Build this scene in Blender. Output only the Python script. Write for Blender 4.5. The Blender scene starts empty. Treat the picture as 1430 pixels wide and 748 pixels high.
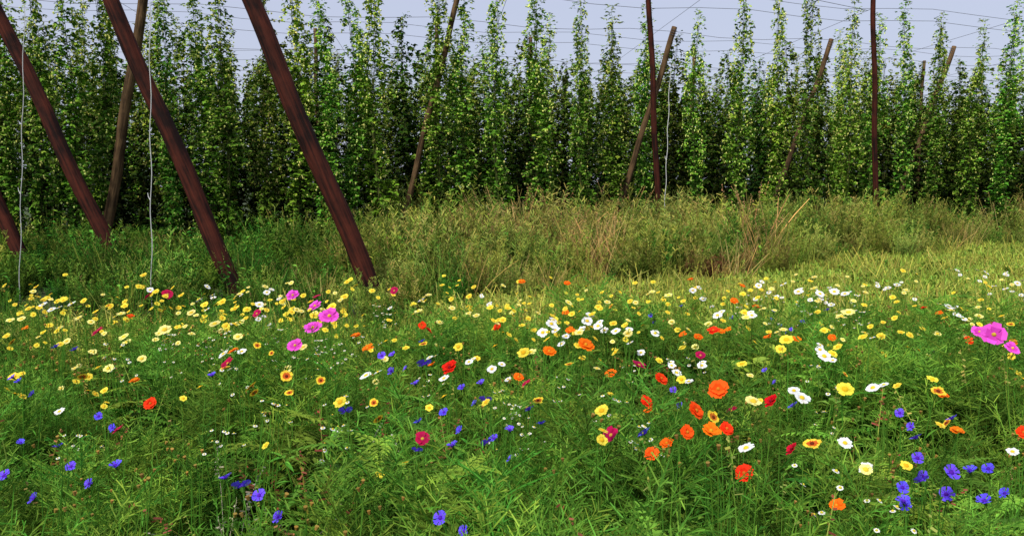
import bpy, math, random
from mathutils import Vector, Matrix
R = random.Random(7)
V = Vector
rad = math.radians
scene = bpy.context.scene

# ------------------------------------------------------------------ camera
CAMZ = 1.7
F = 1113.0
PITCH = math.atan(114 / F)
cam_d = bpy.data.cameras.new("camera")
cam = bpy.data.objects.new("camera", cam_d)
scene.collection.objects.link(cam)
cam.location = (0, 0, CAMZ)
cam.rotation_euler = (math.pi / 2 - PITCH, 0, 0)
cam_d.sensor_width = 36
cam_d.lens = F / 1430 * 36
cam_d.clip_start = 0.05
cam_d.clip_end = 3000
scene.camera = cam
scene.view_settings.view_transform = 'Standard'
scene.view_settings.look = 'None'
scene.view_settings.exposure = 0

def at(px, py, d):
    """world position seen in the photograph at px,py for a forward distance d"""
    cx = (px - 715) / F
    cy = (374 - py) / F
    dy = math.cos(PITCH) + cy * math.sin(PITCH)
    dz = -math.sin(PITCH) + cy * math.cos(PITCH)
    t = d / dy
    return V((cx * t, d, CAMZ + dz * t))

def gz(x, y):
    return 0.05 * math.sin(x * 0.31 + 1.0) * math.sin(y * 0.27 + 0.4)

# ------------------------------------------------------------------ materials
def foliage_mat(name, transl=0.3, rough=0.55, spec=0.25, var=0.35, realized=False):
    m = bpy.data.materials.new(name)
    m.use_nodes = True
    nt = m.node_tree
    nt.nodes.clear()
    out = nt.nodes.new("ShaderNodeOutputMaterial")
    at_ = nt.nodes.new("ShaderNodeAttribute"); at_.attribute_name = "Col"
    if realized:
        rn = nt.nodes.new("ShaderNodeAttribute"); rn.attribute_name = "rnd"; rnd = rn.outputs["Fac"]
    else:
        rn = nt.nodes.new("ShaderNodeObjectInfo"); rnd = rn.outputs["Random"]
    hsv = nt.nodes.new("ShaderNodeHueSaturation")
    mr = nt.nodes.new("ShaderNodeMapRange")
    mr.inputs["To Min"].default_value = 1 - var
    mr.inputs["To Max"].default_value = 1 + var
    nt.links.new(rnd, mr.inputs["Value"])
    nt.links.new(mr.outputs["Result"], hsv.inputs["Value"])
    mr2 = nt.nodes.new("ShaderNodeMapRange")
    mth = nt.nodes.new("ShaderNodeMath"); mth.operation = 'MULTIPLY'; mth.inputs[1].default_value = 7.31
    mf = nt.nodes.new("ShaderNodeMath"); mf.operation = 'FRACT'
    nt.links.new(rnd, mth.inputs[0]); nt.links.new(mth.outputs[0], mf.inputs[0])
    nt.links.new(mf.outputs[0], mr2.inputs["Value"])
    mr2.inputs["To Min"].default_value = 0.5 - 0.07 * var
    mr2.inputs["To Max"].default_value = 0.5 + 0.07 * var
    nt.links.new(mr2.outputs["Result"], hsv.inputs["Hue"])
    nt.links.new(at_.outputs["Color"], hsv.inputs["Color"])
    p = nt.nodes.new("ShaderNodeBsdfPrincipled")
    p.inputs["Roughness"].default_value = rough
    p.inputs["Specular IOR Level"].default_value = spec
    nt.links.new(hsv.outputs["Color"], p.inputs["Base Color"])
    if transl > 0:
        tr = nt.nodes.new("ShaderNodeBsdfTranslucent")
        nt.links.new(hsv.outputs["Color"], tr.inputs["Color"])
        mx = nt.nodes.new("ShaderNodeMixShader"); mx.inputs[0].default_value = transl
        nt.links.new(p.outputs[0], mx.inputs[1]); nt.links.new(tr.outputs[0], mx.inputs[2])
        nt.links.new(mx.outputs[0], out.inputs[0])
    else:
        nt.links.new(p.outputs[0], out.inputs[0])
    return m

M_LEAF = foliage_mat("green_leaves", .2, .6, .08, .4)
M_TURF = foliage_mat("turf_blades", 0, .7, .06, .35, True)
M_WEED = foliage_mat("weed_leaves", 0, .7, .06, .5, True)
M_HOP = foliage_mat("hop_leaves", 0, 0.6, 0.06, 0.3)
M_PETAL = foliage_mat("flower_petals", 0.2, 0.6, 0.05, 0.1)

def wood_mat(name, c1, c2, rough=0.75):
    m = bpy.data.materials.new(name); m.use_nodes = True
    nt = m.node_tree; p = nt.nodes["Principled BSDF"]
    tc = nt.nodes.new("ShaderNodeTexCoord")
    mp = nt.nodes.new("ShaderNodeMapping"); mp.inputs["Scale"].default_value = (14, 14, 0.9)
    nt.links.new(tc.outputs["Object"], mp.inputs["Vector"])
    n = nt.nodes.new("ShaderNodeTexNoise"); n.inputs["Scale"].default_value = 1.6; n.inputs["Detail"].default_value = 8
    nt.links.new(mp.outputs[0], n.inputs["Vector"])
    n2 = nt.nodes.new("ShaderNodeTexNoise"); n2.inputs["Scale"].default_value = 2.3; n2.inputs["Detail"].default_value = 6
    nt.links.new(tc.outputs["Object"], n2.inputs["Vector"])
    ad = nt.nodes.new("ShaderNodeMath"); ad.operation = 'ADD'
    nt.links.new(n.outputs["Fac"], ad.inputs[0]); nt.links.new(n2.outputs["Fac"], ad.inputs[1])
    cr = nt.nodes.new("ShaderNodeValToRGB")
    cr.color_ramp.elements[0].position = 0.42; cr.color_ramp.elements[0].color = (*c1, 1)
    cr.color_ramp.elements[1].position = 0.60; cr.color_ramp.elements[1].color = (*c2, 1)
    hf = nt.nodes.new("ShaderNodeMath"); hf.operation = 'MULTIPLY'; hf.inputs[1].default_value = 0.5
    nt.links.new(ad.outputs[0], hf.inputs[0]); nt.links.new(hf.outputs[0], cr.inputs[0])
    nt.links.new(cr.outputs[0], p.inputs["Base Color"])
    p.inputs["Roughness"].default_value = rough
    p.inputs["Specular IOR Level"].default_value = .12
    b = nt.nodes.new("ShaderNodeBump"); b.inputs["Strength"].default_value = 1.0; b.inputs["Distance"].default_value = 0.03
    nt.links.new(n.outputs["Fac"], b.inputs["Height"]); nt.links.new(b.outputs[0], p.inputs["Normal"])
    return m
M_TAR = wood_mat("tarred_wood", (0.012, 0.005, 0.004), (0.078, 0.018, 0.010), 0.8)
M_WOOD = wood_mat("weathered_wood", (0.04, 0.024, 0.012), (0.16, 0.095, 0.045), 0.85)

def flat_mat(name, col, rough=0.6, metal=0):
    m = bpy.data.materials.new(name); m.use_nodes = True
    nt = m.node_tree; p = nt.nodes["Principled BSDF"]
    n = nt.nodes.new("ShaderNodeTexNoise"); n.inputs["Scale"].default_value = 12
    cr = nt.nodes.new("ShaderNodeValToRGB")
    cr.color_ramp.elements[0].color = (*[c * 0.7 for c in col], 1)
    cr.color_ramp.elements[1].color = (*col, 1)
    nt.links.new(n.outputs["Fac"], cr.inputs[0]); nt.links.new(cr.outputs[0], p.inputs["Base Color"])
    p.inputs["Roughness"].default_value = rough; p.inputs["Metallic"].default_value = metal
    return m
M_WIRE = flat_mat("galvanised_wire", (0.14, 0.14, 0.16), 0.6, 0.3)
M_STRING = flat_mat("white_string", (0.75, 0.75, 0.72), 0.8)

# ------------------------------------------------------------------ mesh builder
class MB:
    def __init__(s):
        s.v = []; s.f = []; s.c = []
    def add(s, vs, fs, col):
        o = len(s.v); s.v.extend(vs)
        for f in fs:
            s.f.append(tuple(i + o for i in f)); s.c.append(col)
    def mesh(s, name, mat):
        me = bpy.data.meshes.new(name)
        me.from_pydata([tuple(x) for x in s.v], [], s.f)
        at_ = me.color_attributes.new("Col", 'FLOAT_COLOR', 'CORNER')
        data = []
        for f, c in zip(s.f, s.c):
            data.extend((c[0], c[1], c[2], 1.0) * len(f))
        at_.data.foreach_set("color", data)
        me.materials.append(mat)
        me.update()
        return me

def perp(d):
    a = V((0, 0, 1)) if abs(d.z) < 0.9 else V((1, 0, 0))
    u = d.cross(a).normalized()
    return u, u.cross(d).normalized()

def tube(mb, pts, r0, r1, col, sides=3, cap=False, jit=0):
    n = len(pts); vs = []; fs = []
    for i, p in enumerate(pts):
        d = (pts[min(i + 1, n - 1)] - pts[max(i - 1, 0)]).normalized()
        u, w = perp(d)
        r = r0 + (r1 - r0) * i / (n - 1)
        for k in range(sides):
            a = 2 * math.pi * k / sides
            rr = r * (1 + jit * R.uniform(-1, 1))
            vs.append(p + u * (math.cos(a) * rr) + w * (math.sin(a) * rr))
    for i in range(n - 1):
        for k in range(sides):
            k2 = (k + 1) % sides
            fs.append((i * sides + k, i * sides + k2, (i + 1) * sides + k2, (i + 1) * sides + k))
    if cap:
        fs.append(tuple(range(sides))[::-1]); fs.append(tuple((n - 1) * sides + k for k in range(sides)))
    mb.add(vs, fs, col)

def ribbon(mb, pts, w, col, side=None):
    n = len(pts); vs = []; fs = []
    if side is None:
        side = V((R.uniform(-1, 1), R.uniform(-1, 1), R.uniform(-.3, .3)))
    for i, p in enumerate(pts):
        d = (pts[min(i + 1, n - 1)] - pts[max(i - 1, 0)])
        s = d.cross(side)
        if s.length < 1e-6: s = V((1, 0, 0))
        s.normalize()
        ww = w * (1.0 if i < n * 0.5 else 1.0 - 0.85 * (i - n * 0.5) / (n * 0.5))
        vs.append(p - s * ww * .5); vs.append(p + s * ww * .5)
    for i in range(n - 1):
        fs.append((2 * i, 2 * i + 1, 2 * i + 3, 2 * i + 2))
    mb.add(vs, fs, col)

def leaf(mb, p, d, up, L, W, col, droop=0.2):
    d = d.normalized(); s = d.cross(up)
    if s.length < 1e-4: s = V((1, 0, 0))
    s.normalize(); n = s.cross(d)
    a = p; m1 = p + d * L * .35; m2 = p + d * L * .7 - n * (L * droop * .4); t = p + d * L - n * (L * droop)
    k = n * (W * .18)
    vs = [a, m1 + s * W * .5 + k, m1, m1 - s * W * .5 + k, m2 + s * W * .36 + k, m2, m2 - s * W * .36 + k, t]
    mb.add(vs, [(0, 2, 1), (0, 3, 2), (1, 2, 5, 4), (2, 3, 6, 5), (4, 5, 7), (5, 6, 7)], col)

def leaflet(mb, p, d, L, W, col):
    """small four-cornered leaf lobe"""
    d = d.normalized(); s = d.cross(V((0, 0, 1)))
    if s.length < 1e-4: s = V((1, 0, 0))
    s.normalize()
    m = p + d * L * .45
    mb.add([p, m + s * W * .5, p + d * L, m - s * W * .5], [(0, 1, 2, 3)], col)

def hopleaf(mb, p, d, up, L, col):
    d = d.normalized(); s = d.cross(up)
    if s.length < 1e-4: s = V((1, 0, 0))
    s.normalize(); n = s.cross(d)
    vs = [p, p + s * L * .6 + d * L * .35 - n * L * .15, p + s * L * .26 + d * L * .55, p + d * L - n * L * .2,
          p - s * L * .26 + d * L * .55, p - s * L * .6 + d * L * .35 - n * L * .15]
    mb.add(vs, [(0, 1, 2), (0, 2, 3, 4), (0, 4, 5)], col)

def cone(mb, p, L, r, col):
    u = V((R.uniform(-.3, .3), R.uniform(-.3, .3), -1)).normalized()
    a, b = perp(u)
    m = p + u * L * .4
    vs = [p, m + a * r, m + b * r, m - a * r, m - b * r, p + u * L]
    mb.add(vs, [(0, 1, 2), (0, 2, 3), (0, 3, 4), (0, 4, 1), (5, 2, 1), (5, 3, 2), (5, 4, 3), (5, 1, 4)], col)

def rdir(zlo=-1, zhi=1):
    a = R.uniform(0, 2 * math.pi)
    return V((math.cos(a), math.sin(a), R.uniform(zlo, zhi))).normalized()

def jc(c, j=0.25):
    k = 1 + R.uniform(-j, j)
    return (c[0] * k * (1 + R.uniform(-j, j) * .5), c[1] * k, c[2] * k * (1 + R.uniform(-j, j) * .5))

def mixc(a, b, t):
    return tuple(a[i] * (1 - t) + b[i] * t for i in range(3))

def mulc(a, k):
    return tuple(x * k for x in a)

# ------------------------------------------------------------------ scatter by geometry nodes
def scatter(name, meshes, pts, realize=False):
    """pts: (x,y,z, rx,ry,rz, scale, idx)"""
    col = bpy.data.collections.new(name + "_parts")
    for i, me in enumerate(meshes):
        o = bpy.data.objects.new("%s_part_%02d" % (name, i), me)
        col.objects.link(o)
    me = bpy.data.meshes.new(name)
    me.from_pydata([(p[0], p[1], p[2]) for p in pts], [], [])
    a = me.attributes.new("rot", 'FLOAT_VECTOR', 'POINT')
    a.data.foreach_set("vector", [c for p in pts for c in p[3:6]])
    a = me.attributes.new("scl", 'FLOAT', 'POINT')
    a.data.foreach_set("value", [p[6] for p in pts])
    a = me.attributes.new("rnd", 'FLOAT', 'POINT')
    a.data.foreach_set("value", [R.random() for p in pts])
    a = me.attributes.new("idx", 'INT', 'POINT')
    a.data.foreach_set("value", [p[7] for p in pts])
    ob = bpy.data.objects.new(name, me)
    scene.collection.objects.link(ob)
    ng = bpy.data.node_groups.new(name + "_nodes", 'GeometryNodeTree')
    ng.interface.new_socket("Geometry", in_out='INPUT', socket_type='NodeSocketGeometry')
    ng.interface.new_socket("Geometry", in_out='OUTPUT', socket_type='NodeSocketGeometry')
    N = ng.nodes; L = ng.links
    gi = N.new("NodeGroupInput"); go = N.new("NodeGroupOutput")
    ip = N.new("GeometryNodeInstanceOnPoints")
    ci = N.new("GeometryNodeCollectionInfo")
    ci.inputs["Collection"].default_value = col
    ci.inputs["Separate Children"].default_value = True
    ci.inputs["Reset Children"].default_value = True
    def na(nm, t):
        n = N.new("GeometryNodeInputNamedAttribute"); n.data_type = t
        n.inputs["Name"].default_value = nm
        return [o for o in n.outputs if o.enabled and o.name == "Attribute"][0]
    e = N.new("FunctionNodeEulerToRotation")
    L.new(na("rot", 'FLOAT_VECTOR'), e.inputs[0])
    L.new(gi.outputs[0], ip.inputs["Points"])
    L.new(ci.outputs[0], ip.inputs["Instance"])
    ip.inputs["Pick Instance"].default_value = True
    L.new(na("idx", 'INT'), ip.inputs["Instance Index"])
    L.new(e.outputs[0], ip.inputs["Rotation"])
    L.new(na("scl", 'FLOAT'), ip.inputs["Scale"])
    if realize:
        rl = N.new("GeometryNodeRealizeInstances")
        L.new(ip.outputs[0], rl.inputs[0]); L.new(rl.outputs[0], go.inputs[0])
    else:
        L.new(ip.outputs[0], go.inputs[0])
    md = ob.modifiers.new("scatter", 'NODES'); md.node_group = ng
    return ob

def P(x, y, z=None, s=1.0, n=1, tilt=0.08, idx=None, rz=None):
    if z is None: z = gz(x, y) - 0.02
    return (x, y, z, R.uniform(-tilt, tilt), R.uniform(-tilt, tilt), R.uniform(0, 6.283) if rz is None else rz, s, R.randrange(n) if idx is None else idx)

# ------------------------------------------------------------------ ground
def build_ground():
    n = 140; vs = []; fs = []
    cs = []
    for i in range(n + 1):
        u = -1 + 2 * i / n
        cs.append(math.copysign(abs(u) ** 3, u) * 900)
    for y in cs:
        for x in cs:
            vs.append((x, y, gz(x, y) if abs(x) < 120 and abs(y) < 120 else 0))
    for j in range(n):
        for i in range(n):
            a = j * (n + 1) + i
            fs.append((a, a + 1, a + n + 2, a + n + 1))
    me = bpy.data.meshes.new("ground"); me.from_pydata(vs, [], fs)
    m = bpy.data.materials.new("field_soil_and_turf"); m.use_nodes = True
    nt = m.node_tree; p = nt.nodes["Principled BSDF"]
    tc = nt.nodes.new("ShaderNodeTexCoord")
    n1 = nt.nodes.new("ShaderNodeTexNoise"); n1.inputs["Scale"].default_value = 1.2; n1.inputs["Detail"].default_value = 10
    n2 = nt.nodes.new("ShaderNodeTexNoise"); n2.inputs["Scale"].default_value = 30; n2.inputs["Detail"].default_value = 6
    nt.links.new(tc.outputs["Object"], n1.inputs["Vector"]); nt.links.new(tc.outputs["Object"], n2.inputs["Vector"])
    cr = nt.nodes.new("ShaderNodeValToRGB")
    cr.color_ramp.elements[0].position = .35; cr.color_ramp.elements[0].color = (.05, .07, .018, 1)
    cr.color_ramp.elements[1].position = .7; cr.color_ramp.elements[1].color = (.10, .15, .035, 1)
    nt.links.new(n1.outputs["Fac"], cr.inputs[0])
    mx = nt.nodes.new("ShaderNodeMix"); mx.data_type = 'RGBA'; mx.blend_type = 'MULTIPLY'; mx.inputs[0].default_value = .6
    nt.links.new(cr.outputs[0], mx.inputs[6]); nt.links.new(n2.outputs["Fac"], mx.inputs[7])
    nt.links.new(mx.outputs[2], p.inputs["Base Color"]); p.inputs["Roughness"].default_value = .95
    b = nt.nodes.new("ShaderNodeBump"); b.inputs["Distance"].default_value = .05
    nt.links.new(n2.outputs["Fac"], b.inputs["Height"]); nt.links.new(b.outputs[0], p.inputs["Normal"])
    me.materials.append(m)
    o = bpy.data.objects.new("ground", me); scene.collection.objects.link(o)
build_ground()

# ------------------------------------------------------------------ hop plants
HD = (0.032, 0.095, 0.010); HM = (0.11, 0.25, 0.018); HB = (0.35, 0.48, 0.05); HC = (0.60, 0.64, 0.17)
def hop_plant(H, top_shoot, width=1.0, dens=1.0, tone=1.0, lw=1.0, taper=.0, bot=None):
    mb = MB()
    ph = R.uniform(0, 6)
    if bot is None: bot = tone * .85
    def cx(z):
        return V((0.05 * math.sin(z * 1.3 + ph), 0.05 * math.cos(z * 1.1 + ph), z))
    for k in range(3):
        pts = [cx(z * H / 14) + V((.03 * math.cos(z * 1.5 + k * 2), .03 * math.sin(z * 1.5 + k * 2), 0)) for z in range(15)]
        tube(mb, pts, .010, .005, (0.06, 0.07, 0.02))
    if top_shoot > 0:
        pts = [cx(H) + V((R.uniform(-.03, .03), R.uniform(-.03, .03), z * top_shoot / 6)) for z in range(7)]
        tube(mb, pts, .006, .003, HM)
        for i in range(int(90 * top_shoot)):
            q = R.random() ** 1.2
            z = H + q * top_shoot
            d = rdir(-.6, .4)
            p = cx(z) + d * R.uniform(0, .26 - .14 * q)
            hopleaf(mb, p, d, V((0, 0, 1)), R.uniform(.07, .12), jc(mulc(mixc(HM, HB, R.random()), tone), .3))
            if R.random() < .4: cone(mb, p, .06, .022, jc(mulc(HC, tone)))
    nz = int(72 * dens)
    for i in range(nz):
        t = (i + R.random()) / nz
        z = t * H
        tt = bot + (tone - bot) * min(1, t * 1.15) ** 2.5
        prof = (0.46 + 0.40 * min(1, t / .25)) if t < .25 else (0.86 + .2 * math.sin((t - .25) / .75 * math.pi * .9))
        prof *= 1 + .22 * math.sin(z * 2.7 + ph * 3)
        if t > .82: prof *= 1 - taper * (t - .82) / .18
        if t > .94: prof *= .85
        La = R.uniform(.18, .40) * prof * width
        a = R.uniform(0, 2 * math.pi)
        if R.random() < .06: La *= 1.6
        o = V((math.cos(a), math.sin(a), 0))
        p0 = cx(z)
        pts = []
        for k in range(6):
            s = k / 5
            pts.append(p0 + o * (La * min(1, s * 1.5) * (1 - .12 * s)) + V((0, 0, .10 * math.sin(s * 2.2) - La * 1.7 * s * s)))
        br = R.uniform(.2, 1)
        for k in range(int(16 * prof) + 4):
            s = R.random() ** .7
            q = pts[min(5, int(s * 6))] + V((R.uniform(-.06, .06), R.uniform(-.06, .06), R.uniform(-.08, .08)))
            if q.z < .02: continue
            d = (o * R.uniform(-.2, 1) + rdir(-.9, .3)).normalized()
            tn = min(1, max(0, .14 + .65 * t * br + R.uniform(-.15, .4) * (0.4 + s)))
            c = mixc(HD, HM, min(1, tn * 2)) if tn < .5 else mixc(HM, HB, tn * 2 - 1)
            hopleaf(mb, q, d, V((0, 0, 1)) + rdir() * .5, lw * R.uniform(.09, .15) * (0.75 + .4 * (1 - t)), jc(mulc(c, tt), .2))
            if R.random() < .15 + .5 * t * br:
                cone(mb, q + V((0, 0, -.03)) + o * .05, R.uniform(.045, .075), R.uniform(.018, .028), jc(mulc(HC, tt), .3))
    return mb.mesh("hop_plant", M_HOP)

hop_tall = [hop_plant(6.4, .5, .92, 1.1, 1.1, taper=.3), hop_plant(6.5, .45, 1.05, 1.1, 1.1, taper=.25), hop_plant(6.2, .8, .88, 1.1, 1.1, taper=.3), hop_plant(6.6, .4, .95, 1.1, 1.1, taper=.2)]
hop_back = [hop_plant(5.8, .1, 1.4, .9, .6, 1.35, 0, .10), hop_plant(6.0, .2, 1.4, .9, .65, 1.35, 0, .13), hop_plant(5.7, 0, 1.5, .9, .55, 1.35, 0, .10), hop_plant(5.9, .5, 1.2, .9, .7, 1.3, 0, .15)]  # interior shade put into the leaf colour: darkest low down, lighter at the tops

SL = .27
def rowy(x, k):
    return 20.3 + SL * x + k * 3.1

# front row: individually named plants
front_px = [22, 60, 112, 150, 243, 288, 322, 375, 420, 458, 500, 530, 612, 650, 695, 752, 812, 858, 896, 965, 1025, 1080, 1128, 1180, 1212, 1255, 1300, 1348, 1395]
for px in front_px:
    c = (px - 715) / F
    d = 20.3 / (1 - SL * c) + R.uniform(-.5, .5)
    x = c * d
    o = bpy.data.objects.new("hop_plant", R.choice(hop_tall))
    scene.collection.objects.link(o)
    o.location = (x, d, gz(x, d) - .02)
    s = R.uniform(.92, 1.05)
    w_ = R.uniform(.8, 1.15)
    o.scale = (w_, w_, s)
    o.rotation_euler = (R.uniform(-.015, .015), R.uniform(-.025, .025), R.uniform(0, 6.28))
pts = []
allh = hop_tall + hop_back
for x0 in range(-34, -13):
    x = x0 * 1.0 + R.uniform(-.2, .2); pts.append(P(x, rowy(x, 0), s=R.uniform(.92, 1.05), tilt=.02, idx=R.randrange(4)))
for x0 in range(17, 34):
    x = x0 * 1.0 + R.uniform(-.2, .2); pts.append(P(x, rowy(x, 0), s=R.uniform(.92, 1.05), tilt=.02, idx=R.randrange(4)))
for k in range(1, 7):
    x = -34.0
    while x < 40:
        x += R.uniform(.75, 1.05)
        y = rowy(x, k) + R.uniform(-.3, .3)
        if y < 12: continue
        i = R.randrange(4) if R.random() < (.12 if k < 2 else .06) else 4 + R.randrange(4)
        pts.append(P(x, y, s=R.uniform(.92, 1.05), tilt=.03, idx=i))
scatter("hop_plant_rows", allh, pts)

# ------------------------------------------------------------------ poles
def pole(name, base, top, r0, r1, mat, band=False):
    base = V(base); top = V(top); d = top - base; L = d.length
    mb = MB(); n = 22
    pts = [V((.018 * math.sin(i * .7 + base.x), .018 * math.cos(i * .5 + base.x), L * i / n)) for i in range(n + 1)]
    tube(mb, pts, r0, r1, (1, 1, 1), 14, True, .035)
    me = mb.mesh(name, mat)
    for p in me.polygons: p.use_smooth = len(p.vertices) == 4
    o = bpy.data.objects.new(name, me); scene.collection.objects.link(o)
    o.location = base
    o.rotation_mode = 'QUATERNION'
    o.rotation_quaternion = V((0, 0, 1)).rotation_difference(d.normalized())
    mb = MB()
    for zz in (L * .965, L * .975, L * .985):
        rr = r1 * 1.06 + .004
        tube(mb, [V((rr * math.cos(a * math.pi / 6), rr * math.sin(a * math.pi / 6), zz)) for a in range(13)], .006, .006, (1, 1, 1), 4)
    me = mb.mesh("wire_wrap", M_WIRE)
    w = bpy.data.objects.new("wire_wrap", me); scene.collection.objects.link(w); w.parent = o
    return o

def lean(name, b, t, db, dt, r0, r1, mat, ztop=6.6):
    A = at(b[0], b[1], db); B = at(t[0], t[1], dt)
    d = (B - A)
    s1 = (ztop - A.z) / d.z if ztop else 1.0
    s0 = (-.3 - A.z) / d.z
    return pole(name, A + d * s0, A + d * s1, r0, r1, mat)
lean("leaning_tarred_pole", (530, 430), (354, 12), 11.0, 11.3, .14, .115, M_TAR)
lean("leaning_tarred_pole", (340, 428), (160, 12), 12.0, 12.3, .135, .11, M_TAR)
lean("leaning_tarred_pole", (174, 390), (10, 45), 14.0, 14.3, .135, .11, M_TAR)
lean("leaning_tarred_pole", (42, 380), (-124, 40), 15.2, 15.5, .135, .11, M_TAR)
for (px, py0, py1, d, tx) in ((921, 340, 12, 20.8, 907), (1223, 345, 12, 22.5, 1220)):
    lean("trellis_pole", (px, py0), (tx, py1), d, d, .08, .065, M_TAR, 7.4)
lean("wooden_brace_pole", (155, 285), (198, 12), 18.0, 18.1, .12, .10, M_WOOD, 6.9)
lean("wooden_brace_pole", (562, 310), (636, 12), 20.0, 20.1, .08, .065, M_WOOD, 6.6)
lean("wooden_brace_pole", (880, 240), (943, 38), 21.2, 21.2, .08, .07, M_WOOD, 0)
lean("wooden_brace_pole", (1088, 260), (1162, 55), 24.6, 24.7, .085, .07, M_WOOD, 0)
lean("wooden_brace_pole", (1268, 240), (1332, 65), 26.4, 26.5, .085, .07, M_WOOD, 0)
for px, py, d in ((440, 40, 26), (741, 52, 28), (969, 62, 30), (1290, 85, 34), (610, 30, 26)):
    T = at(px, py, d)
    pole("trellis_pole", (T.x, T.y, -.2), T, .08, .06, M_WOOD)

# wires
mb = MB()
for k in range(0, 8):
    for hz in ((6.45, 6.8) if k % 2 == 0 else (6.4,)):
        pts = []
        for i in range(60):
            x = -40 + i * 1.45
            sag = .16 * math.sin((x + k * 2) * .52) ** 2
            pts.append(V((x, rowy(x, k) + .2 * hz - 1.2, hz - sag)))
        tube(mb, pts, .006, .006, (1, 1, 1), 4)
for x0 in range(-30, 40, 5):
    tube(mb, [V((x0, rowy(x0, 0) - .2, 6.6)), V((x0 - 1.5, rowy(x0, 5), 6.45)), V((x0 - 3, rowy(x0, 8), 6.6))], .006, .006, (1, 1, 1), 4)
for (x, y, z, x2, y2, z2) in ((-6.5, 12.5, 6.5, 3, 21, 6.5), (-4.6, 11.3, 6.4, 10, 23, 6.6), (-8.5, 14.5, 6.5, 0, 20.3, 6.6)):
    tube(mb, [V((x, y, z)), V(((x + x2) / 2, (y + y2) / 2, (z + z2) / 2 - .2)), V((x2, y2, z2))], .007, .007, (1, 1, 1), 4)
o = bpy.data.objects.new("trellis_wires", mb.mesh("trellis_wires", M_WIRE)); scene.collection.objects.link(o)

def string(pa, pb, d, r=.0055):
    A = at(pa[0], pa[1], d); B = at(pb[0], pb[1], d)
    n = 24; mb = MB()
    pts = [A.lerp(B, i / n) + V((.012 * math.sin(i * 1.1), 0, 0)) for i in range(n + 1)]
    tube(mb, pts, r, r, (1, 1, 1), 4)
    kp = pts[int(n * .66)]
    tube(mb, [kp, kp + V((-.025, 0, .05)), kp + V((-.03, 0, .10))], r * 1.2, r * .8, (1, 1, 1), 4)
    o = bpy.data.objects.new("hanging_string", mb.mesh("hanging_string", M_STRING)); scene.collection.objects.link(o)
string((34, 5), (27, 425), 11.5)
string((209, 2), (212, 440), 10.5)
string((936, 95), (928, 300), 18.5, .007)

# ------------------------------------------------------------------ foliage plants
G1 = (0.105, 0.27, 0.027); G2 = (0.052, 0.15, 0.018); G3 = (0.23, 0.38, 0.045); GY = (0.34, 0.38, 0.06)
TAN = (0.44, 0.29, 0.11); RUST = (0.30, 0.10, 0.05)

def curve(p, d, L, n, g=0.0, wob=.0):
    pts = [p.copy()]; d = d.normalized()
    for i in range(n):
        d = (d + V((R.uniform(-wob, wob), R.uniform(-wob, wob), -g))).normalized()
        p = p + d * (L / n); pts.append(p.copy())
    return pts

def feathery(H=.75, col=G1, w=.0034):
    mb = MB()
    for st in range(R.randint(2, 3)):
        base = V((R.uniform(-.06, .06), R.uniform(-.06, .06), 0))
        pts = curve(base, V((R.uniform(-.25, .25), R.uniform(-.25, .25), 1)), H * R.uniform(.75, 1.08), 9, 0, .07)
        tube(mb, pts, .0035, .0018, jc(mixc(col, G3, .3)))
        for i in range(3, 10):
            sh = .2 + .85 * (i / 9) ** 1.7  # sheltered lower leaves darkened: shade put into the colour
            for q in range(3):
                o = rdir(.35, 1.5)
                lf = curve(pts[i], o, R.uniform(.11, .19), 5, .03, .05)
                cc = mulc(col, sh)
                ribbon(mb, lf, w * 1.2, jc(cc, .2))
                for j in range(1, 6):
                    for sgn in (-1, 1):
                        dd = (lf[j] - lf[j - 1]).normalized()
                        sd = dd.cross(V((0, 0, 1)) + rdir() * .5).normalized() * sgn
                        sub = curve(lf[j], dd * 1.0 + sd, R.uniform(.03, .055), 2, -.05, .1)
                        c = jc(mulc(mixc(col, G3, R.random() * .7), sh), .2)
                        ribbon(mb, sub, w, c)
                        ribbon(mb, [sub[1], sub[1] + (sub[2] - sub[0]) * .4 + rdir() * .014], w * .9, c)
    return mb.mesh("cosmos_foliage", M_LEAF)

def lobed(H=.65, col=G1, Lf=.16):
    mb = MB()
    for st in range(2):
        base = V((R.uniform(-.06, .06), R.uniform(-.06, .06), 0))
        pts = curve(base, V((R.uniform(-.25, .25), R.uniform(-.25, .25), 1)), H * R.uniform(.75, 1.08), 8, 0, .06)
        tube(mb, pts, .0045, .002, jc(mixc(col, RUST, .15)))
        for i in range(1, 9):
            sh = .2 + .8 * (i / 8) ** 1.7  # shade beneath the upper leaves painted into the lower ones
            for q in range(3):
                o = rdir(.05, .8)
                L = Lf * R.uniform(.6, 1.1)
                lf = curve(pts[i], o, L, 5, .12, .03)
                ribbon(mb, lf, .004, jc(col))
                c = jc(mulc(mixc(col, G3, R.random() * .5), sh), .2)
                for j in range(1, 6):
                    dd = (lf[j] - lf[j - 1]).normalized()
                    for sgn in (-1, 1):
                        sd = dd.cross(V((0, 0, 1))).normalized() * sgn
                        l2 = L * (.46 - .06 * j)
                        d3 = (dd * .8 + sd).normalized()
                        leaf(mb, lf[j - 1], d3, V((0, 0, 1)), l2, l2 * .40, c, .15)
                        leaflet(mb, lf[j - 1] + d3 * l2 * .35, d3 + sd * .9, l2 * .5, l2 * .24, c)
                        leaflet(mb, lf[j - 1] + d3 * l2 * .35, d3 - sd * .9, l2 * .5, l2 * .24, c)
                leaf(mb, lf[5], lf[5] - lf[4], V((0, 0, 1)), L * .26, L * .12, c, .15)
    return mb.mesh("lobed_leaf_foliage", M_LEAF)

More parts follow.
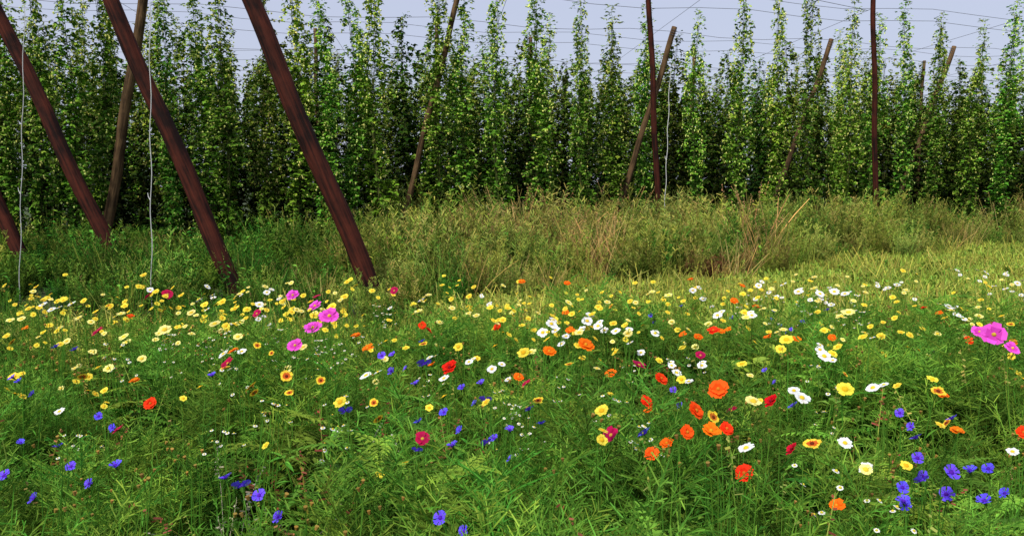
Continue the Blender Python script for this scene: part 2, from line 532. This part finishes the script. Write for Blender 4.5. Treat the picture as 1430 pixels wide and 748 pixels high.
def broad(H=.5, col=G2, L0=.11, W=.38, mat=None, tip=None):
    mb = MB()
    for st in range(3):
        pts = curve(V((R.uniform(-.06, .06), R.uniform(-.06, .06), 0)), V((R.uniform(-.3, .3), R.uniform(-.3, .3), 1)), H * R.uniform(.7, 1.05), 8, 0, .08)
        tube(mb, pts, .004, .002, jc(col))
        for i in range(1, 9):
            sh = .3 + .7 * (i / 8) ** 1.5  # leaf colour carries painted shade low on the stems
            for q in range(3):
                L = L0 * R.uniform(.5, 1.2)
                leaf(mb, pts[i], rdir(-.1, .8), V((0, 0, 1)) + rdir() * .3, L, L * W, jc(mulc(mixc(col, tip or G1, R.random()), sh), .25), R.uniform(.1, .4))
    return mb.mesh("broad_leaf_foliage", mat or M_LEAF)

def grass(H=.6, n=35, col=G1, w=.005, seed=0.2, spread=.35, hc=TAN, base=.06, mat=None, seg=4):
    mb = MB()
    for i in range(n):
        h = H * R.uniform(.5, 1.1)
        pts = curve(V((R.gauss(0, base), R.gauss(0, base), 0)), V((R.gauss(0, spread), R.gauss(0, spread), 1)), h, seg, R.uniform(.02, .16) * 4 / seg, .05)
        ribbon(mb, pts, w * R.uniform(.6, 1.2), jc(col, .35))
        if R.random() < seed:
            p = pts[-1]; d = (pts[-1] - pts[-2]).normalized()
            for k in range(12):
                q = p - d * (k * .009 * H / .6)
                r = .012 + .001 * k
                c = jc(hc, .3)
                s = q + V((R.uniform(-r, r), R.uniform(-r, r), R.uniform(-.004, .01)))
                ribbon(mb, [q, s + V((0, 0, -.004))], .006, c)
    return mb.mesh("grass_tuft", mat or M_LEAF)

def bushy(H=1.0, col=G3, n=18, tip=GY):
    """feathery upright weeds such as asparagus / fleabane"""
    mb = MB()
    for i in range(n):
        h = H * R.uniform(.5, 1.15)
        pts = curve(V((R.gauss(0, .12), R.gauss(0, .12), 0)), V((R.gauss(0, .25), R.gauss(0, .25), 1)), h, 6, .01, .05)
        ribbon(mb, pts, .008, jc(col, .3))
        for j in range(1, 7):
            sh = .3 + .75 * j / 6  # shade inside the clump painted in, darker towards the base
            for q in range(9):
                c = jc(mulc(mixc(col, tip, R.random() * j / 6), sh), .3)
                a = pts[j] + (pts[j - 1] - pts[j]) * R.random()
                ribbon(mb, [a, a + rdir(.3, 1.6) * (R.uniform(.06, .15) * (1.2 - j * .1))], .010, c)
    return mb.mesh("bushy_weed", M_WEED)

fol = [feathery(.72), feathery(.66, mixc(G1, G3, .5)), feathery(.8, mixc(G1, G2, .3)),
       lobed(.6), lobed(.66, mixc(G1, G3, .5), .17), lobed(.5, G2, .16),
       broad(.45, G1, .13), broad(.56, G1, .10, .28), grass(.62, 16, G1, .005, .3), grass(.86, 8, G3, .004, .9, .3, mixc(TAN, G3, .5)),
       broad(.66, mixc(G1, G3, .3), .09, .18), grass(.85, 8, GY, .004, .9, .3, RUST),
       broad(.78, mixc(G1, G3, .6), .10, .5, None, G3), grass(.75, 10, (.36, .36, .24), .0035, 1, .5, (.42, .38, .28))]
wts = [16, 18, 10, 11, 9, 8, 6, 5, 3, 4, 6, 2]
idxs = R.choices(range(12), wts, k=9000)

def far_edge(x):
    return 6.1 + .14 * x + .25 * math.sin(x * 1.3)
pts = []
def patch(x, y, s=1.0, o=0.0):
    return math.sin(x * 2.1 * s + o) * math.cos(y * 1.7 * s + 2 * o) + .6 * math.sin(x * 4.3 * s + y * 3.1 * s + o)
i = 0
groups = {0: [0, 1, 2, 0, 1], 1: [3, 4, 5, 3, 7, 10], 2: [6, 8, 9, 11, 7, 10]}
while i < 1700:
    y = 1.2 + 6.2 * R.random() ** .85
    x = R.uniform(-1, 1) * (y * .70 + .8)
    if y > far_edge(x) + R.uniform(-.3, .5): continue
    i += 1
    k = idxs[i]
    if R.random() < .6:
        p = patch(x, y, 1.2)
        k = R.choice(groups[0] if p > -.1 else (groups[1] if p > -.9 else groups[2]))
    hs = .93 + .22 * patch(x, y, .9, 1.3) + R.uniform(-.28, .22)
    pts.append(P(x, y, s=max(.45, min(1.16, hs)), tilt=.16, idx=k))
for px, py in ((1085, 515), (1100, 535), (1068, 500), (880, 440), (895, 450), (1300, 425), (1318, 440), (1130, 590)):
    d = (1.7 - .72) / ((py + 8 - 260) / F)
    q = at(px, py + 8, d)
    pts.append(P(q.x, q.y, s=R.uniform(.85, 1.05), tilt=.12, idx=12))
for px, py in ((270, 680), (300, 665), (325, 690), (590, 640), (1210, 470), (470, 640)):
    d = (1.7 - .66) / ((py - 260) / F)
    q = at(px, py, d)
    pts.append(P(q.x, q.y, s=R.uniform(.9, 1.1), tilt=.12, idx=13))
for px, py in ((38, 590), (455, 640), (445, 600), (660, 650), (1200, 600)):
    d = (1.7 - .72) / ((py + 20 - 260) / F)
    q = at(px, py, d)
    pts.append(P(q.x, q.y, s=1.1, tilt=.12, idx=11))
scatter("wildflower_meadow_foliage", fol, pts)

# ------------------------------------------------------------------ flowers
def head(mb, c, nrm, r, n, cols, cw, cen, cr, cup=.15, notch=.0, inner=None, layers=1, dome=.5):
    u, w = perp(nrm)
    a0 = R.uniform(0, 6.28)
    for ly in range(layers):
        rr = r * (1 - .28 * ly)
        for k in range(n):
            a = a0 + 2 * math.pi * (k + .5 * ly) / n + R.uniform(-.08, .08)
            o = u * math.cos(a) + w * math.sin(a)
            s = nrm.cross(o)
            Rr = rr * R.uniform(.84, 1.06)
            cu = cup * R.uniform(-.2, 2.0) + .35 * ly
            col = jc(cols, .14)
            W = 2 * math.pi * r / n * cw
            b = c + o * cr * .7
            m = c + o * Rr * .55 + nrm * (Rr * cu * .5)
            t = c + o * Rr * .95 + nrm * (Rr * cu * .6)
            tn = c + o * Rr * (1.02 - notch) + nrm * (Rr * cu * .55)
            vs = [b - s * W * .2, b + s * W * .2, m - s * W * .46, m + s * W * .46, t - s * W * .33, tn, t + s * W * .33, m - nrm * (W * .08)]
            mb.add(vs, [(0, 1, 7), (1, 3, 7), (0, 7, 2)], inner or mulc(col, .85))
            mb.add(vs, [(2, 7, 5, 4), (7, 3, 6, 5)], col)
    vs = []; fs = []
    for j, (q, h) in enumerate(((1, 0), (.75, .55), (.3, .9))):
        for k in range(8):
            a = k * math.pi / 4
            vs.append(c + (u * math.cos(a) + w * math.sin(a)) * cr * q + nrm * (cr * h * dome + .001))
    for j in range(2):
        for k in range(8):
            fs.append((j * 8 + k, j * 8 + (k + 1) % 8, j * 8 + 8 + (k + 1) % 8, j * 8 + 8 + k))
    fs.append(tuple(range(16, 24)))
    mb.add(vs, fs, cen)
    vs = [c - nrm * (cr * .9)] + [c + (u * math.cos(k * 1.047) + w * math.sin(k * 1.047)) * cr * .9 - nrm * .001 for k in range(6)]
    mb.add(vs, [(0, 1 + (k + 1) % 6, 1 + k) for k in range(6)], G2)

def flower(kind, r, tilt, branches=1, L=.95):
    mb = MB()
    root = V((R.uniform(-.06, .06), R.uniform(-.06, .06), -L))
    for b in range(branches):
        c = V((0, 0, 0)) if b == 0 else V((R.uniform(-.10, .10), R.uniform(-.10, .10), R.uniform(-.12, .03)))
        # blooms turn toward the light (south, behind the photographer)
        a = -math.pi / 2 + R.gauss(0, .55 if kind in ('pink', 'orange', 'redorange') else 1.1); tl = R.uniform(tilt * .25, tilt)
        if kind == 'pink': tl = R.uniform(.55, 1.0)
        nrm = V((math.cos(a) * math.sin(tl), math.sin(a) * math.sin(tl), math.cos(tl)))
        mid = root.lerp(c, .55) + V((R.uniform(-.02, .02), R.uniform(-.02, .02), 0))
        st = [root if b == 0 else root.lerp(V((0, 0, 0)), .45), mid, c - nrm * .05, c - nrm * .004]
        tube(mb, st, .0022, .0016, jc(mixc(G1, G2, .4)))
        for i in range(4):
            q = root.lerp(c, R.uniform(.4, .85))
            leaf(mb, q, rdir(.2, 1), V((0, 0, 1)), R.uniform(.03, .08), .007, jc(G1), .2)
        rr = r * R.uniform(.85, 1.1) * (1 if b == 0 else .85)
        if kind == 'yellow': head(mb, c, nrm, rr, 13, (.92, .76, .07), 1.15, (.85, .50, .02), rr * .38, .14, .04, None, 1, .6)
        elif kind == 'pale': head(mb, c, nrm, rr, 13, (.92, .84, .28), 1.15, (.85, .62, .05), rr * .4, .14, .04, None, 1, .6)
        elif kind == 'white': head(mb, c, nrm, rr, 15, (.88, .88, .86), 1.1, (.85, .62, .04), rr * .33, .1, .03, None, 1, .6)
        elif kind == 'coreopsis': head(mb, c, nrm, rr, 9, (.92, .66, .05), 1.1, (.16, .03, .01), rr * .25, .15, .1, (.60, .14, .02), 1, .6)
        elif kind == 'orange': head(mb, c, nrm, rr, 7, (.95, .19, .008), .95, (.70, .35, .02), rr * .2, .25, .10, None, 2, 1)
        elif kind == 'redorange': head(mb, c, nrm, rr, 7, (.92, .075, .01), .95, (.60, .20, .02), rr * .2, .25, .10, None, 2, 1)
        elif kind == 'red': head(mb, c, nrm, rr, 10, (.70, .008, .015), 1.1, (.25, .01, .02), rr * .25, .3, .03, None, 2, 1)
        elif kind == 'crimson': head(mb, c, nrm, rr, 8, (.48, .008, .07), 1.05, (.6, .4, .05), rr * .2, .25, .06)
        elif kind == 'pink': head(mb, c, nrm, rr, 8, (.88, .10, .66), 1.05, (.75, .50, .05), rr * .18, .18, .07, (.62, .05, .44), 1, 1)
        elif kind == 'blue':
            head(mb, c, nrm, rr * .6, 9, (.16, .06, .80), .8, (.10, .02, .40), rr * .3, .6, .0, None, 1, 1)
            u, w = perp(nrm)
            n = 10
            for k in range(n):
                a = 6.283 * k / n + R.uniform(-.2, .2)
                o = u * math.cos(a) + w * math.sin(a) + nrm * R.uniform(.3, .7)
                o.normalize(); s = nrm.cross(o).normalized()
                t = c + o * rr * R.uniform(.85, 1.1)
                q = c + o * rr * .5
                cc = jc((.15, .09, .92), .2)
                mb.add([c, q + s * rr * .08, t + s * rr * .26, t + o * rr * .05, q - s * rr * .08, t - s * rr * .26, t - o * rr * .12 + s * rr * .05],
                       [(0, 1, 4), (1, 2, 6), (1, 6, 4), (4, 6, 5), (6, 2, 3), (6, 3, 5)], cc)
            tube(mb, [c - nrm * .014, c - nrm * .006, c], .003, .006, G2, 6)
        elif kind == 'chamomile':
            head(mb, c, nrm, rr, 12, (.88, .88, .84), 1.0, (.75, .60, .05), rr * .45, -.05, .0, None, 1, 1)
        elif kind == 'bud':
            tube(mb, [c, c + nrm * .006, c + nrm * .012], .003, .006, jc((.35, .22, .05)), 6, True)
    return mb.mesh(kind + "_flower", M_PETAL)

kinds = {
 'yellow': ("yellow_daisies", .0225, .9, (1, 1, 2, 3, 1)), 'pale': ("pale_yellow_daisies", .025, .9, (1, 1, 2, 2, 1)),
 'white': ("white_daisies", .026, 1.0, (1, 1, 2, 3, 1)), 'coreopsis': ("coreopsis_flowers", .024, 1.1, (1, 1, 1)),
 'orange': ("orange_cosmos_flowers", .031, .9, (1, 1, 1)), 'redorange': ("vermilion_cosmos_flowers", .032, .9, (1, 1, 1)),
 'red': ("red_flowers", .028, .9, (1, 1, 1)), 'crimson': ("crimson_flowers", .031, 1.0, (1, 1, 1)),
 'pink': ("pink_cosmos_flowers", .044, 1.1, (1, 1, 1, 1)), 'blue': ("blue_cornflowers", .024, .9, (1, 1, 1, 2)),
 'chamomile': ("chamomile_flowers", .011, .6, (6, 9, 7)), 'bud': ("flower_buds", .01, .5, (3, 4, 5, 3)),
}
fm = {k: [flower(k, v[1], v[2], b) for b in v[3]] for k, v in kinds.items()}
fp = {k: [] for k in kinds}

def put(kind, px, py, size=None, z=None, s=None):
    r = kinds[kind][1]
    if z is None: z = .90 + R.uniform(-.05, .09)
    down = (py - 260) / F
    d = (CAMZ - z) / down
    if size:
        dsz = 2 * r * F / size
        d = .7 * d + .3 * max(d * .8, min(d * 1.1, dsz))
    q = at(px, py, d)
    if q.z < .84:   # keep the bloom above the leaves
        d = (CAMZ - .84) / down; q = at(px, py, d)
    sc = s or R.uniform(.88, 1.15)
    if size: sc = max(.85, min(1.4, 1.08 * size / (2 * r * F / d)))
    fp[kind].append(P(q.x, q.y, q.z, sc, len(fm[kind]), .12, rz=R.gauss(0, .4)))

for a in [(409, 412, 18), (440, 427, 20), (460, 441, 27), (437, 457, 23), (412, 482, 18), (1388, 467, 29), (1368, 463, 13), (1414, 486, 16)]:
    put('pink', a[0], a[1], a[2] * 1.1, z=1.04)
for a in [(137, 463, 20), (208, 413, 16), (234, 411, 18), (318, 507, 22), (853, 607, 28), (590, 612, 12), (165, 600, 8), (1022, 573, 20)]:
    put('crimson', *a)
for a in [(628, 513, 24), (1077, 560, 22), (598, 461, 14), (1106, 627, 14), (1290, 430, 8)]:
    put('red', *a)
for a in [(1003, 543, 30), (972, 573, 28), (960, 603, 22), (1039, 660, 28), (903, 560, 14), (210, 563, 16), (1015, 598, 18), (910, 633, 16)]:
    put('redorange', *a)
for a in [(513, 486, 20), (497, 468, 16), (767, 490, 20), (818, 481, 26), (853, 521, 18), (724, 526, 16), (993, 601, 32), (1168, 705, 26),
          (1337, 601, 20), (931, 618, 16), (188, 531, 12), (953, 467, 14), (975, 470, 12), (1016, 460, 12), (905, 573, 14), (1318, 552, 14), (35, 458, 10)]:
    put('orange', *a)
for a in [(593, 510, 20), (580, 536, 14), (678, 560, 18), (740, 572, 13), (533, 497, 14), (338, 680, 26), (362, 692, 18), (315, 668, 16), (1281, 640, 20),
          (1328, 660, 26), (1380, 655, 20), (1260, 681, 20), (1288, 672, 14), (1355, 657, 14), (1280, 612, 14), (620, 576, 12), (645, 541, 12), (632, 622, 14),
          (296, 524, 12), (18, 527, 14), (26, 533, 12), (690, 612, 12), (1330, 585, 12), (584, 590, 12), (548, 495, 10), (712, 600, 12), (940, 545, 10),
          (162, 650, 12), (1262, 700, 14), (756, 592, 10), (78, 485, 12), (104, 489, 12), (1375, 700, 12), (672, 535, 12)]:
    put('blue', *a)
for a in [(1042, 625, 27), (1219, 541, 19), (1115, 407, 17), (1151, 497, 22), (1120, 555, 22), (820, 448, 16), (1145, 410, 14), (1165, 407, 16), (1094, 397, 14),
          (1002, 440, 14), (687, 515, 14), (588, 419, 12), (1180, 541, 16), (770, 452, 16), (776, 461, 16), (758, 464, 16), (511, 524, 18), (620, 528, 18),
          (1209, 653, 20), (945, 520, 14), (962, 532, 14), (980, 510, 14), (938, 510, 12), (812, 460, 14), (835, 455, 14), (655, 505, 12),
          (1050, 440, 13), (1325, 428, 12), (1414, 630, 14), (83, 574, 10), (312, 494, 16), (1145, 488, 14), (860, 462, 14), (362, 425, 12), (289, 432, 10),
          (1180, 410, 12), (915, 465, 13), (1413, 488, 14), (895, 492, 12), (60, 425, 14), (72, 432, 12), (100, 424, 14), (1180, 618, 12)]:
    put('white', *a)
for a in [(400, 525, 24), (350, 540, 20), (448, 531, 16), (996, 582, 24), (1310, 546, 22), (1134, 619, 26), (528, 585, 16), (355, 548, 14), (522, 562, 14), (1322, 590, 18), (404, 548, 14), (795, 508, 14)]:
    put('coreopsis', *a)
for a in [(475, 561, 20), (1098, 474, 20), (1180, 543, 28), (731, 492, 20), (1302, 529, 18), (565, 646, 16), (620, 553, 14), (1313, 593, 16), (640, 484, 14), (1205, 470, 16),
          (1253, 538, 12), (1036, 508, 16), (1090, 487, 14), (1170, 484, 14)]:
    put('yellow', *a)
for a in [(1052, 560, 24), (740, 492, 18), (1209, 655, 18), (1185, 436, 18), (1175, 442, 16), (230, 460, 20), (300, 452, 18), (173, 470, 16), (335, 450, 16)]:
    put('pale', *a)

# natural scatter (world space)
def scat(kind, n, ylo, yhi, zlo=.80, zhi=1.02, power=1.0, xl=-1, xr=1, clump=0):
    i = 0
    cl = [(R.uniform(xl, xr), R.uniform(ylo, yhi)) for _ in range(clump)] if clump else None
    while i < n:
        if cl:
            c = R.choice(cl); y = c[1] + R.gauss(0, .3); x = c[0] * .7 * c[1] + R.gauss(0, .35)
        else:
            y = ylo + (yhi - ylo) * R.random() ** power; x = R.uniform(xl, xr) * y * .7
        if y > far_edge(x) + .3 or y < 1.8:
            if cl and R.random() < .2: cl.append((R.uniform(xl, xr), R.uniform(ylo, yhi * .9)))
            continue
        i += 1
        fp[kind].append(P(x, y, R.uniform(zlo, zhi) + .03 * patch(x, y, .9, 1.3), R.uniform(.65, 1.15), len(fm[kind]), .15, rz=R.gauss(0, .5)))
scat('yellow', 130, 4.0, 6.8, power=.7, clump=16)
scat('yellow', 100, 3.4, 6.8, power=.7)
scat('pale', 80, 3.9, 6.8, power=.7, clump=14)
scat('pale', 50, 3.4, 6.8, power=.7)
scat('yellow', 12, 2.2, 3.6)
scat('white', 45, 4.2, 6.9, power=.7, xl=-.2, clump=8)
scat('white', 14, 4.0, 6.5, xl=-1, xr=0)
scat('chamomile', 60, 2.2, 6.3, clump=12, zlo=.76, zhi=.90)
scat('orange', 18, 3.4, 6.5); scat('coreopsis', 14, 2.6, 6); scat('blue', 22, 2.4, 5.5, clump=6, zlo=.78, zhi=.90)
scat('redorange', 8, 2.6, 6); scat('crimson', 7, 2.6, 6); scat('bud', 140, 1.9, 6.2, zlo=.78, zhi=.97)
for k, v in kinds.items():
    scatter(v[0], fm[k], fp[k])

# ------------------------------------------------------------------ field strip grass
T1 = mixc(mixc(G1, G3, .7), GY, .4)
tufts = [grass(.12, 36, T1, .012, 0, .6, TAN, .17, M_TURF, 2), grass(.15, 34, mixc(G3, GY, .6), .012, 0, .5, TAN, .17, M_TURF, 2), grass(.10, 36, mixc(G1, G3, .5), .012, 0, .7, TAN, .17, M_TURF, 2),
         grass(.18, 28, mixc(GY, TAN, .15), .010, .1, .4, GY, .16, M_TURF, 2), broad(.09, T1, .07, .5, M_TURF), grass(.36, 16, mixc(GY, TAN, .3), .009, .4, .35, GY, .14, M_TURF, 3)]
pts = []
def weed_line(x):
    if x < -1.2: return 8.6
    return 11.0 + (x + 1.2) * .73 + .5 * math.sin(x * 1.1)
i = 0
while i < 7500:
    y = 5.3 + 22 * R.random() ** 1.2
    x = R.uniform(-1, 1) * (y * .7 + 2)
    if y < far_edge(x) - .3 or y > weed_line(x) + 1: continue
    i += 1
    p = patch(x, y, .25, .4)
    k = R.choices(range(6), (5, 6, 2, 2.5 + max(0, p) * 3, 2, .25 + max(0, p) * 1.2))[0]
    pts.append(P(x, y, s=R.uniform(.7, 1.25) * (1.0 + .02 * y), tilt=.15, idx=k))
scatter("grass_strip", tufts, pts, True)

# ------------------------------------------------------------------ tall weeds at the edge of the hop garden
GD = (0.045, 0.125, 0.012); WM = (0.12, 0.23, 0.024); WY = (0.31, 0.33, 0.06)
weeds = [bushy(1.0, mixc(WM, WY, .5), 18, WY), bushy(1.15, WM, 18, WY), bushy(.8, GD, 18, WM), bushy(.95, mixc(WM, WY, .5), 18, mixc(WY, TAN, .6)),
         grass(1.0, 45, mixc(WM, WY, .6), .011, .3, .25, mixc(TAN, GY, .4), .14, M_WEED), grass(1.0, 45, mixc(TAN, WY, .4), .011, .6, .25, TAN, .14, M_WEED),
         grass(.7, 45, mixc(GD, WM, .3), .011, .1, .35, TAN, .14, M_WEED), broad(.8, GD, .13, .4, M_WEED), bushy(.6, mixc(RUST, GD, .5), 18, mixc(RUST, TAN, .4)), broad(.5, mixc(GD, WM, .5), .1, .45, M_WEED)]
pts = []
i = 0
while i < 2300:
    y = 8 + 20 * R.random()
    x = R.uniform(-1, 1) * (y * .70 + 1.5)
    wl = weed_line(x)
    if y < wl + R.uniform(-.3, .4) or y > rowy(x, 0) + 2.5: continue
    i += 1
    p = patch(x, y, .33, 2.0)
    q = patch(x, y, .6, .7)
    c = x / y * F + 715
    left = max(0, min(1, (560 - c) / 150))
    w = [5 * (1 - left), 4 - 3 * left, 3 + 6 * left, 4 * (1 - left), 3 - 2 * left, 2 * (1 - left), 2 + 6 * left, 1.5 + 6 * left, .05, 1.0 + 2 * left]
    if p > .3 and left < .5: w[5] += 8; w[3] += 8
    if q < -.5: w[2] += 10; w[7] += 8
    if abs(c - 1015) < 42 and y < wl + 1.4: w[8] += 18
    if abs(c - 815) < 42 and y < wl + 6: w[5] += 16
    k = R.choices(range(10), w)[0]
    h = .62 + .25 * min(1, max(0, (y - 10) / 6)) + (.26 if c > 560 else 0)
    s = R.uniform(.55, 1.2) * h
    if y < wl + .8: s *= .7
    if y < 10.5: s *= .8
    s *= 1 + .28 * q
    pts.append(P(x, y, s=s, tilt=.12, idx=k))
scatter("tall_weeds", weeds, pts, True)

# ------------------------------------------------------------------ light
el, az = rad(50), rad(212)   # hazy sun behind the camera, to the left
sd = bpy.data.lights.new("sun", 'SUN'); sd.energy = 3.6; sd.angle = rad(8); sd.color = (1, .96, .86)
so = bpy.data.objects.new("sun", sd); scene.collection.objects.link(so)
sv = V((math.sin(az) * math.cos(el), math.cos(az) * math.cos(el), math.sin(el)))
so.rotation_mode = 'QUATERNION'
so.rotation_quaternion = V((0, 0, 1)).rotation_difference(sv)
w = bpy.data.worlds.new("World"); scene.world = w; w.use_nodes = True
nt = w.node_tree; bg = nt.nodes["Background"]
sk = nt.nodes.new("ShaderNodeTexSky"); sk.sky_type = 'NISHITA'; sk.sun_disc = False
sk.sun_elevation = el; sk.sun_rotation = az
sk.air_density = 1.2; sk.dust_density = 2.5; sk.ozone_density = 2.5
mx = nt.nodes.new("ShaderNodeMix"); mx.data_type = 'RGBA'; mx.inputs[0].default_value = .7
nt.links.new(sk.outputs[0], mx.inputs[6])
mx.inputs[7].default_value = (6.0, 6.3, 8.0, 1)   # thin high overcast veil
nt.links.new(mx.outputs[2], bg.inputs["Color"])
bg.inputs["Strength"].default_value = .112
